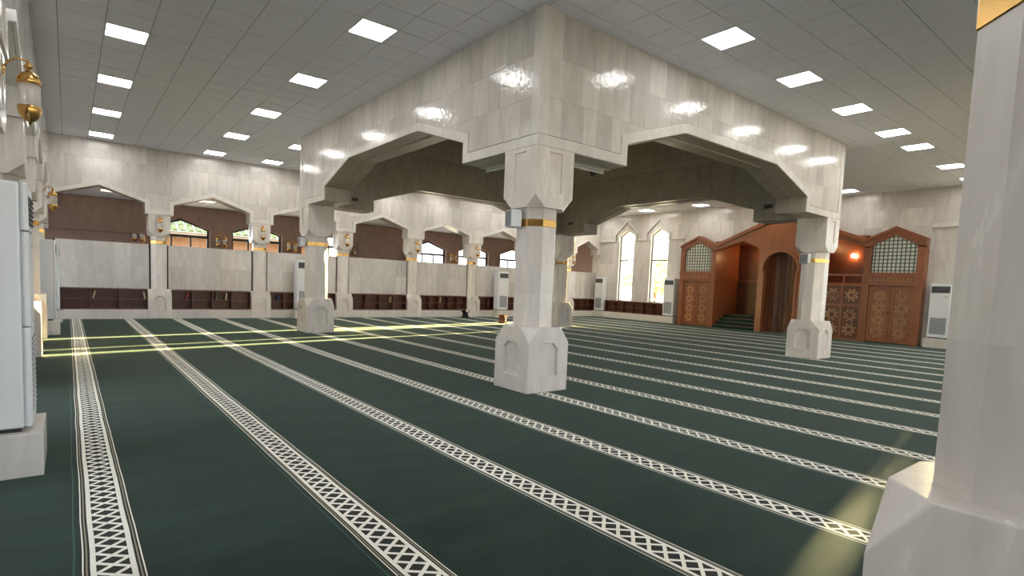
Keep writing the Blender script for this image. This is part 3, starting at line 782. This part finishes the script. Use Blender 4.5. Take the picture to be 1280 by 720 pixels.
ac(-0.625, 16.82, PI/2, 'white air conditioner by the left arcade in front of its rear bays', 'marble base block of the air conditioner at the left arcade')
ac(-0.60, 20.55, PI/2, 'white air conditioner in the rear left corner', 'marble base block of the air conditioner in the rear left corner')
ac(6.98, YB + 0.02, 0, 'white air conditioner half hidden behind the far left central column', 'marble base block behind the far left central column')
ac(16.45, YB + 0.02, 0, 'white air conditioner before the back arcade, left of the foreground column', 'marble base block of the air conditioner left of the foreground column')
ac(XQ - 0.02, 21.02, -PI/2, 'white air conditioner in the corner left of the tall windows', 'marble base block in the corner left of the tall windows')
ac(XQ - 0.02, 16.45, -PI/2, 'white air conditioner between tall windows and left wooden doors', 'marble base block between tall windows and left wooden doors')
ac(XQ - 0.02, 5.62, -PI/2, 'white air conditioner right of the right wooden doors', 'marble base block right of the right wooden doors')

# ================================================================ CEILING LIGHTS
rowname = {0: 'in the row along the left arcade', 1: 'in the second row from the left arcade', 2: 'in the row right of the central beam', 3: 'in the row along the back arcade', 4: 'in the row just behind the central bay', 5: 'in the row along the mihrab wall', 6: 'among the unseen panels added above the photographer', 7: 'in the unseen row added above the front arcade'}
cnt = {}
for k in set(r for _, _, r in lights):
    pass
def make_light():
    root = empty('ceiling_light')
    mb = MB(); h = T/2
    for x0, x1, y0, y1 in ((-h, h, -h, -h+0.022), (-h, h, h-0.022, h), (-h, -h+0.022, -h+0.022, h-0.022), (h-0.022, h, -h+0.022, h-0.022)): mb.box(x0, x1, y0, y1, -0.008, 0.012)
    mb.build('frame', 'white_plastic', root, local=True)
    MB().box(-h+0.022, h-0.022, -h+0.022, h-0.022, -0.004, 0.010).build('diffuser', 'light_panel', root, local=True)
    return root
l0 = make_light(); lf = True
for x, y, r in lights:
    o = l0 if lf else copy_tree(l0); lf = False
    o.location = (x, y, ZC); cnt[r] = cnt.get(r, 0) + 1
    frm = 'from the front' if r in (0, 1, 5, 6) else 'from the left'
    tag(o, '%s lit square ceiling panel %s, %s' % (ORD[cnt[r]-1], frm, rowname[r]), 'ceiling light', 'square ceiling light panels')
def small_light(x, y, lab):
    o = empty('corridor_light', (x, y, CZ), label=lab, cat='ceiling light', group='corridor ceiling lights')
    MB().box(-0.3, 0.3, -0.3, 0.3, -0.02, 0.0).build('frame', 'white_plastic', o, local=True)
    MB().box(-0.27, 0.27, -0.27, 0.27, -0.024, -0.019).build('diffuser', 'lamp_corridor', o, local=True)
for i, x in enumerate((1.2, 4.2, 7.2, 10.2, 13.2, 16.2, 19.2)):
    small_light(x, 24.0, '%s ceiling light of the back corridor from the left' % ORD[i])

# ================================================================ SPEAKERS, TUBES
def make_speaker():
    root = empty('speaker')
    bevel(MB().box(-0.11, 0.11, -0.20, -0.03, -0.125, 0.125).build('cabinet', 'white_plastic', root, local=True), 0.012)
    MB().box(-0.095, 0.095, -0.208, -0.199, -0.11, 0.11).build('grille', 'grey_grille', root, local=True)
    MB().box(-0.03, 0.03, -0.035, 0.02, -0.03, 0.03).build('bracket', 'white_plastic', root, local=True)
    return root
s0 = make_speaker()
for i, (x, y, rz, lab) in enumerate([(5.61-0.29, 6.46, -PI/2 - 0.25, 'small white loudspeaker on the foreground central column'),
                                     (5.61-0.29, 16.0, -PI/2, 'small white loudspeaker on the far left central column'),
                                     (15.29-0.29, 6.5, -PI/2, 'small white loudspeaker on the column before the mihrab'),
                                     (15.29-0.29, 16.0, -PI/2, 'small white loudspeaker on the farthest central column')]):
    o = s0 if i == 0 else copy_tree(s0)
    o.location = (x, y, 2.55 if i else 2.56); o.rotation_euler = (0, 0, rz); tag(o, lab, 'speaker', 'loudspeakers on the central columns')
def tube_light(x0, y0, x1, y1, z, lab):
    d = Vector((x1-x0, y1-y0, 0)); L = d.length
    o = empty('tube_light', (x0, y0, z), math.atan2(d.y, d.x), lab, 'tube light', 'unlit tube lights under the central beams')
    MB().box(0, L, -0.05, 0.05, -0.035, 0.0).build('housing', 'tube_white', o, local=True)
    MB().tube([(0.02, 0, -0.06), (L-0.02, 0, -0.06)], 0.02, 8).build('tube', 'tube_white', o, smooth=True, local=True)
    for x in (0.0, L-0.02): MB().box(x, x+0.02, -0.025, 0.025, -0.085, -0.03).build('end_cap', 'tube_white', o, local=True)
tube_light(5.72, 7.0, 5.72, 7.9, 3.58, 'unlit tube light left of the foreground column capital')
tube_light(6.25, 6.50, 7.10, 6.50, 3.58, 'unlit tube light right of the foreground column capital')
cm_ = empty('dome_camera', (7.0, 6.62, 3.58), label='small dark dome camera beneath the right beam', cat='camera')
MB().lathe([(0.07, 0), (0.075, -0.03), (0.06, -0.04)], 14).build('mount', 'tube_white', cm_, local=True)
MB().lathe([(0.062, -0.04), (0.055, -0.08), (0.03, -0.11), (0.005, -0.12)], 14).build('dome', 'dark_grille', cm_, smooth=True, local=True)

for x, y, z, rz, lab in ((14.91, 15.09, 3.96, -PI/2, 'small dark vent on the inner beam face by the farthest central column'), (14.91, 7.57, 3.97, -PI/2, 'small dark vent on the inner beam face by the column before the mihrab'), (6.55, 15.61, 3.87, 0, 'small dark vent on the inner beam face by the far left column')):
    o = empty('vent', (x, y, z), rz, lab, 'vent', 'small vents inside the central beams')
    MB().box(-0.14, 0.14, -0.03, 0.0, -0.06, 0.06).build('frame', 'marble_shaded', o, local=True)
    for k in range(3): MB().box(-0.12, 0.12, -0.036, -0.03, -0.045 + k*0.033, -0.02 + k*0.033).build('slat', 'black_gap', o, local=True)

# ================================================================ WOODEN MIHRAB SCREEN
mh = empty('mihrab_screen', (XF, YM, 0), label='carved reddish wooden mihrab screen with gable, niche and two latticed door towers', cat='mihrab')
def wp(name, poly, n0, n1, mat='wood', parent=None):
    return MB().prism(F_mih, poly, n0, n1).build(name, mat, parent or mh)
def rect(a, b, z0, z1): return [(a, z0), (b, z0), (b, z1), (a, z1)]
def motif_lines(mb, F, c, z, r, wd, n0, n1):
    def seg(p, q):
        d = Vector((q[0]-p[0], q[1]-p[1])); L = d.length; d /= L; e = Vector((-d.y, d.x))*wd/2
        mb.prism(F, [(p[0]-e.x, p[1]-e.y), (q[0]-e.x, q[1]-e.y), (q[0]+e.x, q[1]+e.y), (p[0]+e.x, p[1]+e.y)], n0, n1)
    P = [(c + r*math.cos(PI/8 + k*PI/4), z + r*math.sin(PI/8 + k*PI/4)) for k in range(8)]
    for k in range(8): seg(P[k], P[(k+3) % 8])
    Q = [(c + r*0.5*math.cos(k*PI/4), z + r*0.5*math.sin(k*PI/4)) for k in range(8)]
    for k in range(8): seg(Q[k], Q[(k+1) % 8])
def carved(mb, F, a, b, z0, z1, n0, n1):
    wd = b - a; k = max(1, round((z1-z0)/wd)); h = (z1-z0)/k; r = min(wd, h)*0.56
    for i in range(k): motif_lines(mb, F, (a+b)/2, z0 + (i+0.5)*h, r*0.92, 0.022, n0, n1)
def poly_at(c, hw, spring, apex, y):      # height of a pointed top at y
    return apex - (apex-spring)*abs(y-c)/hw
def tower(c, side):
    """tower centred on c; double doors below, latticed pointed window above"""
    HW = 0.92
    t = MB()
    # frame of the tower built as posts, rails and pointed head
    posts = [(c-HW, c-HW+0.22), (c+HW-0.22, c+HW)]
    for a, b in posts: wp('post', rect(a, b, 0, 3.50), -0.45, 0.0)
    out = [(c-HW, 3.45), (c-HW, 3.68), (c, 4.12), (c+HW, 3.68), (c+HW, 3.45)]
    inn = [(c-0.67, 3.45), (c-0.67, 3.55), (c, 3.89), (c+0.67, 3.55), (c+0.67, 3.45)]
    MB().strip(F_mih, inn, out, -0.45, 0.0).build('pointed_head', 'wood', mh)
    MB().strip(F_mih, [(c-HW-0.03, 3.66), (c, 4.10), (c+HW+0.03, 3.66)], [(c-HW-0.03, 3.76), (c, 4.20), (c+HW+0.03, 3.76)], -0.45, 0.05).build('cornice', 'wood', mh)
    fr = wp('frieze', rect(c-HW+0.22, c+HW-0.22, 2.08, 2.55), -0.30, -0.01)
    mb = MB()
    x = c-0.62
    while x < c+0.6: motif_lines(mb, F_mih, x+0.1, 2.30, 0.10, 0.014, -0.01, 0.004); x += 0.2
    mb.build('frieze_carving', 'wood_inlay', fr)
    wp('frieze_band', rect(c-HW-0.02, c+HW+0.02, 2.42, 2.50), -0.01, 0.03); wp('frieze_band', rect(c-HW-0.02, c+HW+0.02, 2.08, 2.15), -0.01, 0.03)
    # lattice window
    pane = wp('lattice_window', [(c-0.68, 2.55), (c+0.68, 2.55), (c+0.68, 3.55), (c, 3.89), (c-0.68, 3.55)], -0.12, -0.08, 'lattice_pane')
    k = 10
    for i in range(1, k+1):
        y = c - 0.67 + 1.34*(i-0.5)/k
        wp('lattice_bar', rect(y-0.015, y+0.015, 2.55, poly_at(c, 0.67, 3.55, 3.89, y)), -0.08, -0.055, 'lattice_bar', pane)
    for i in range(10):
        z = 2.62 + i*0.134
        hw = 0.67 if z < 3.55 else 0.67*(3.89-z)/0.34
        if hw > 0.08: wp('lattice_bar', rect(c-hw, c+hw, z-0.015, z+0.015), -0.08, -0.05, 'lattice_bar', pane)
    # doors
    for s in (-1, 1):
        a, b = (c-0.69, c-0.005) if s < 0 else (c+0.005, c+0.69)
        d = wp('door', rect(a, b, 0.03, 2.06), -0.14, -0.07)
        for f in (rect(a, a+0.09, 0.03, 2.06), rect(b-0.09, b, 0.03, 2.06), rect(a+0.09, b-0.09, 0.03, 0.15), rect(a+0.09, b-0.09, 1.94, 2.06)): wp('door_rail', f, -0.07, -0.045, 'wood', d)
        mb = MB(); carved(mb, F_mih, a+0.10, b-0.10, 0.17, 1.92, -0.07, -0.052); mb.build('inlay', 'wood_inlay', d)
        hy = c + s*0.05
        mb = MB(); mb.tube([F_mih(hy, -0.05, 0.98), F_mih(hy, 0.02, 0.98), F_mih(hy, 0.02, 1.12), F_mih(hy, -0.05, 1.12)], 0.012, 6); mb.build('handle', 'gold', d)
tower(14.93, 1); tower(7.07, -1)
# gable front above the recesses, with opening outline
GP = 4.92
def gline(y): return GP - (GP-3.72)*abs(y-YM)/2.98
half = [(3.01, 3.50), (1.75, 3.88), (1.15, 3.62), (1.0, 3.45)]     # opening outline: distance from centre, z
for s, nm in ((1, 'gable_panel'), (-1, 'gable_panel')):
    pts = [(YM + s*3.01, 3.72), (YM + s*3.01, 3.50), (YM + s*1.75, 3.88), (YM + s*1.15, 3.62), (YM + s*1.0, 3.45), (YM + s*0.75, 3.45), (YM + s*0.0, 3.45)]
    lo = [(YM + s*d, z) for d, z in half] + [(YM + s*0.98, 3.45), (YM, 3.45)]
    hi = [(u, gline(u)) for u, z in lo]
    MB().strip(F_mih, lo, hi, -0.30, 0.0).build(nm, 'wood', mh)
    lo = [(YM + s*3.05, gline(YM + s*3.05) - 0.06), (YM, GP - 0.06)]
    MB().strip(F_mih, lo, [(u, z + 0.15) for u, z in lo], -0.30, 0.07).build('gable_cornice', 'wood', mh)
# niche block with horseshoe arch
NW, NS, NC = 0.64, 2.54, 11.08
arc = [(NC - NW*1.0, 0.02), (NC - NW, NS)]
inn = [(NC - NW, 0.0), (NC - NW, NS - 0.08)]
for k in range(0, 19):
    a = PI + 0.12 - (PI + 0.24)*k/18; inn.append((NC + 0.70*math.cos(a), NS + 0.13 + 0.70*math.sin(a)))
inn += [(NC + NW, NS - 0.08), (NC + NW, 0.0)]
outp = []
for (u, z) in inn:
    if z < NS - 0.01 and abs(abs(u-NC) - NW) < 1e-6: outp.append((YM + (1.0 if u > NC else -1.0), z))
    else:
        t = (u - NC)/0.70; outp.append((YM + max(-1, min(1, t*1.45)), 3.46 if abs(t) < 0.69 else max(z, 3.46 - (abs(t)-0.69)*0.4)))
MB().strip(F_mih, inn, outp, -0.18, 0.0).build('niche_front', 'wood', mh)
def scaled(ps, g): return [(NC + (u-NC)*(1 + g/0.66), NS + (z-NS)*(1 + g/0.85) if z > NS else z) for u, z in ps]
MB().strip(F_mih, inn, scaled(inn, 0.10), 0.0, 0.06).build('niche_moulding', 'wood', mh)
K = 12                                                   # niche interior of upright boards
for k in range(K):
    a0, a1 = PI*k/K, PI*(k+1)/K
    p = [(NC + 0.70*math.cos(a), 0.18 + 0.75*math.sin(a)) for a in (a0 + 0.008, a1 - 0.008)]
    q = [(NC + 0.76*math.cos(a), 0.18 + 0.81*math.sin(a)) for a in (a0, a1)]
    v = [(XF + d, u, z) for z in (0.0, 3.5) for u, d in (p[0], p[1], q[1], q[0])]
    MB().add(v, [(0, 1, 2, 3), (4, 5, 6, 7), (0, 1, 5, 4), (1, 2, 6, 5), (2, 3, 7, 6), (3, 0, 4, 7)]).build('niche_board', 'wood_mid', mh)
MB().box(XF + 0.18, XF + 1.05, YM - 0.8, YM + 0.95, 3.45, 3.55).build('niche_ceiling', 'wood_dark', mh)
for s in (1, -1):
    MB().box(XF + 0.02, XF + 2.0, min(YM + s*0.95, YM + s*1.0), max(YM + s*0.95, YM + s*1.0), 0, 3.6).build('niche_side', 'wood', mh)
    a, b = sorted((YM + s*3.0, YM + s*3.06)); MB().box(XF + 0.02, XF + 2.0, a, b, 0, 3.9).build('recess_side', 'wood', mh)
    a, b = sorted((YM + s*1.0, YM + s*3.0))
    bk = MB().box(XF + 2.0, XF + 2.06, a, b, 0, 3.9).build('recess_back', 'wood_dark', mh)
    mb = MB(); nB = 5
    MB().box(XF + 0.30, XF + 2.06, a, b, 3.88, 3.95).build('recess_ceiling', 'wood', mh)
    MB().box(XF + 1.965, XF + 2.0, a, b, 2.14, 2.22).build('recess_rail', 'wood', mh)
    a2, b2 = sorted((YM + s*2.96, YM + s*3.0)); MB().box(XF + 0.05, XF + 2.0, a2, b2, 2.16, 2.40).build('recess_frieze', 'wood', mh)
# left recess: carpeted steps and a seat back
for k in range(4):
    MB().box(XF + 0.02 + k*0.28, XF + 1.99, YM + 1.0, YM + 3.0, k*0.155, (k+1)*0.155).build('step', 'carpet_step', mh)
    MB().box(XF + 0.012 + k*0.28, XF + 0.026 + k*0.28, YM + 1.0, YM + 3.0, (k+1)*0.155 - 0.03, (k+1)*0.155 + 0.004).build('step_nosing', 'wood_dark', mh)
MB().box(XF + 1.5, XF + 1.99, YM + 1.0, YM + 1.75, 0.62, 1.18).build('seat_box', 'wood', mh)
# right recess: carved balustrade wall
bal = wp('balcony_wall', rect(YM - 3.0, YM - 1.0, 0.0, 2.12), -0.20, -0.10)
for i in range(3):
    a = YM - 2.96 + i*0.65; b = a + 0.62
    for z0, z1 in ((0.06, 1.26), (1.36, 2.04)):
        pn = wp('carved_panel', rect(a, b, z0, z1), -0.10, -0.085, 'wood_dark', bal)
        mb = MB(); carved(mb, F_mih, a + 0.07, b - 0.07, z0 + 0.06, z1 - 0.06, -0.085, -0.068); mb.build('inlay', 'wood_inlay', bal)
for i in range(4):
    u = YM - 2.975 + i*0.65; wp('balcony_stile', rect(u - 0.035, u + 0.035, 0, 2.12), -0.10, -0.06, 'wood', bal)
for z in (0.03, 1.31, 2.09): wp('balcony_rail', rect(YM - 3.0, YM - 1.0, z - 0.04, z + 0.04), -0.10, -0.055, 'wood', bal)
wp('top_rail', rect(YM - 3.0, YM - 1.0, 2.42, 2.50), -0.20, -0.06)
for u in (YM - 2.96, YM - 2.33, YM - 1.68, YM - 1.04): wp('rail_post', rect(u - 0.03, u + 0.03, 2.12, 2.42), -0.17, -0.10)
for y, lab in ((9.05, 'glowing round wall lamp above the carved balcony right of the niche'), (12.70, 'glowing wall lamp hidden in the stair recess left of the niche')):
    o = empty('globe_lamp', (XF + 2.0, y, 3.30), label=lab, cat='wall lamp', group='globe lamps of the mihrab screen')
    MB().tube([(0, 0, -0.05), (-0.05, 0, -0.05), (-0.10, 0, 0.0)], 0.012, 6).build('bracket', 'gold', o, local=True)
    MB().lathe([(0.01, -0.085), (0.05, -0.07), (0.08, -0.03), (0.085, 0.0), (0.08, 0.03), (0.05, 0.07), (0.01, 0.085)], 16, (-0.12, 0)).build('globe', 'lamp_warm', o, smooth=True, local=True)

# ================================================================ SMALL THINGS ON THE CARPET
def book_stand(x, y, rz, mat, lab, paper=False):
    o = empty('book_stand', (x, y, 0), rz, lab, 'book stand', 'folding book stands on the carpet')
    for s in (1, -1):
        v = []
        P = lambda x, z: (x, z)
        pts = [(-0.13*s, 0.0), (-0.11*s, 0.0), (0.15*s, 0.34), (0.13*s, 0.34)]
        mb = MB(); y0, y1 = (-0.14, 0.14)
        mb.add([(px, yy, pz) for yy in (y0, y1) for px, pz in pts], [(0, 1, 2, 3), (7, 6, 5, 4), (0, 4, 5, 1), (1, 5, 6, 2), (2, 6, 7, 3), (3, 7, 4, 0)])
        mb.build('leaf', mat, o, local=True)
    if paper:
        MB().add([(-0.17, -0.12, 0.36), (0, -0.12, 0.24), (0.17, -0.12, 0.36), (-0.17, 0.12, 0.36), (0, 0.12, 0.24), (0.17, 0.12, 0.36)], [(0, 1, 4, 3), (1, 2, 5, 4)]).build('open_pages', 'book_page', o, local=True)
book_stand(13.9, 17.75, 0.5, 'wood', 'small reddish brown folding book stand on the sunlit carpet')
book_stand(14.25, 21.0, 0.2, 'black_gap', 'small dark folding book stand with open pages by the back arcade', True)

# ================================================================ OUTSIDE
g = MB().box(-60, 90, -60, 120, -0.5, -0.3).build('ground', 'ground_sand'); tag(g, 'pale sandy ground outside the windows', kind='structure')
bd = empty('building', (9, 40, -0.3), label='orange building with a green tiled hip roof outside the back windows', cat='building')
MB().box(3.4, 13.2, 37, 46, -0.3, 3.55).build('wall', 'facade_orange', bd)
MB().box(2.9, 13.7, 36.5, 46.5, 3.55, 3.85).build('fascia', 'facade_cream', bd)
for i in range(26):
    x0 = 2.9 + i*10.8/26; x1 = x0 + 10.8/26*0.96
    zr = 3.85 + 2.2*min(1.0, (i + 0.5)/6.0, (25.5 - i)/6.0)
    for r in range(6):
        za = 3.85 + (6.05-3.85)*r/6; zb = 3.85 + (6.05-3.85)*(r+1)/6
        if zb > zr + 0.2: break
        ya = 36.4 + 4.6*r/6; yb_ = 36.4 + 4.6*(r+1)/6
        xm = (x0+x1)/2
        MB().add([(x0, ya, za), (xm, ya, za+0.14), (x1, ya, za), (x0, yb_, zb-0.05), (xm, yb_, zb+0.09), (x1, yb_, zb-0.05)], [(0, 1, 4, 3), (1, 2, 5, 4), (0, 2, 1)]).build('roof_tile', 'roof_green', bd)
def tree(x, y, h, r, lab, seed, dens=1200):
    o = empty('tree', (x, y, -0.3), label=lab, cat='tree', group='trees outside the tall windows')
    rr = random.Random(seed)
    MB().tube([(0, 0, 0), (0.1, 0.05, h*0.35), (0.0, 0.1, h*0.7)], [0.16, 0.12, 0.06], 8).build('trunk', 'bark', o, local=True)
    mb = MB()
    for k in range(dens):
        a, b, q = rr.uniform(0, 2*PI), rr.uniform(-1, 1), rr.uniform(0.3, 1)**0.5
        c = Vector((math.cos(a)*math.sqrt(1-b*b)*r*q, math.sin(a)*math.sqrt(1-b*b)*r*q, h*0.68 + b*r*0.95*q))
        d = Vector((rr.uniform(-1, 1), rr.uniform(-1, 1), rr.uniform(-1, 1))).normalized(); e = d.orthogonal().normalized()
        s = rr.uniform(0.12, 0.24)
        mb.add([c - d*s, c + e*s*0.4, c + d*s, c - e*s*0.4], [(0, 1, 2, 3)])
    tag(mb.build('foliage', 'leaf', o, local=True, fix=False), kind='stuff')
tree(33.0, 24.6, 4.2, 1.5, 'yellow green tree outside the tall window nearest the mihrab', 3)
tree(38.0, 32.5, 4.6, 1.7, 'yellow green tree outside the tall window nearest the corner', 4)
tree(29.5, 5.75, 5.2, 2.0, 'unseen tree added to block sun at the windows right of the mihrab', 6, 3000)  # out of view, added to thin the sunbeam by the near column
tree(34.0, 2.2, 5.6, 1.9, 'unseen tree added to dapple sun at the farthest right window', 8, 3000)  # second added tree, screens the sun from the last window
fn = empty('railing', (30, 24, -0.3), label='white railing outside the tall windows', cat='railing')
for i in range(24):
    MB().box(30, 30.05, 21.0 + i*0.3, 21.05 + i*0.3, -0.3, 0.95).build('baluster', 'fence_white', fn)
MB().box(29.98, 30.07, 20.9, 28.2, 0.95, 1.03).build('rail', 'fence_white', fn)
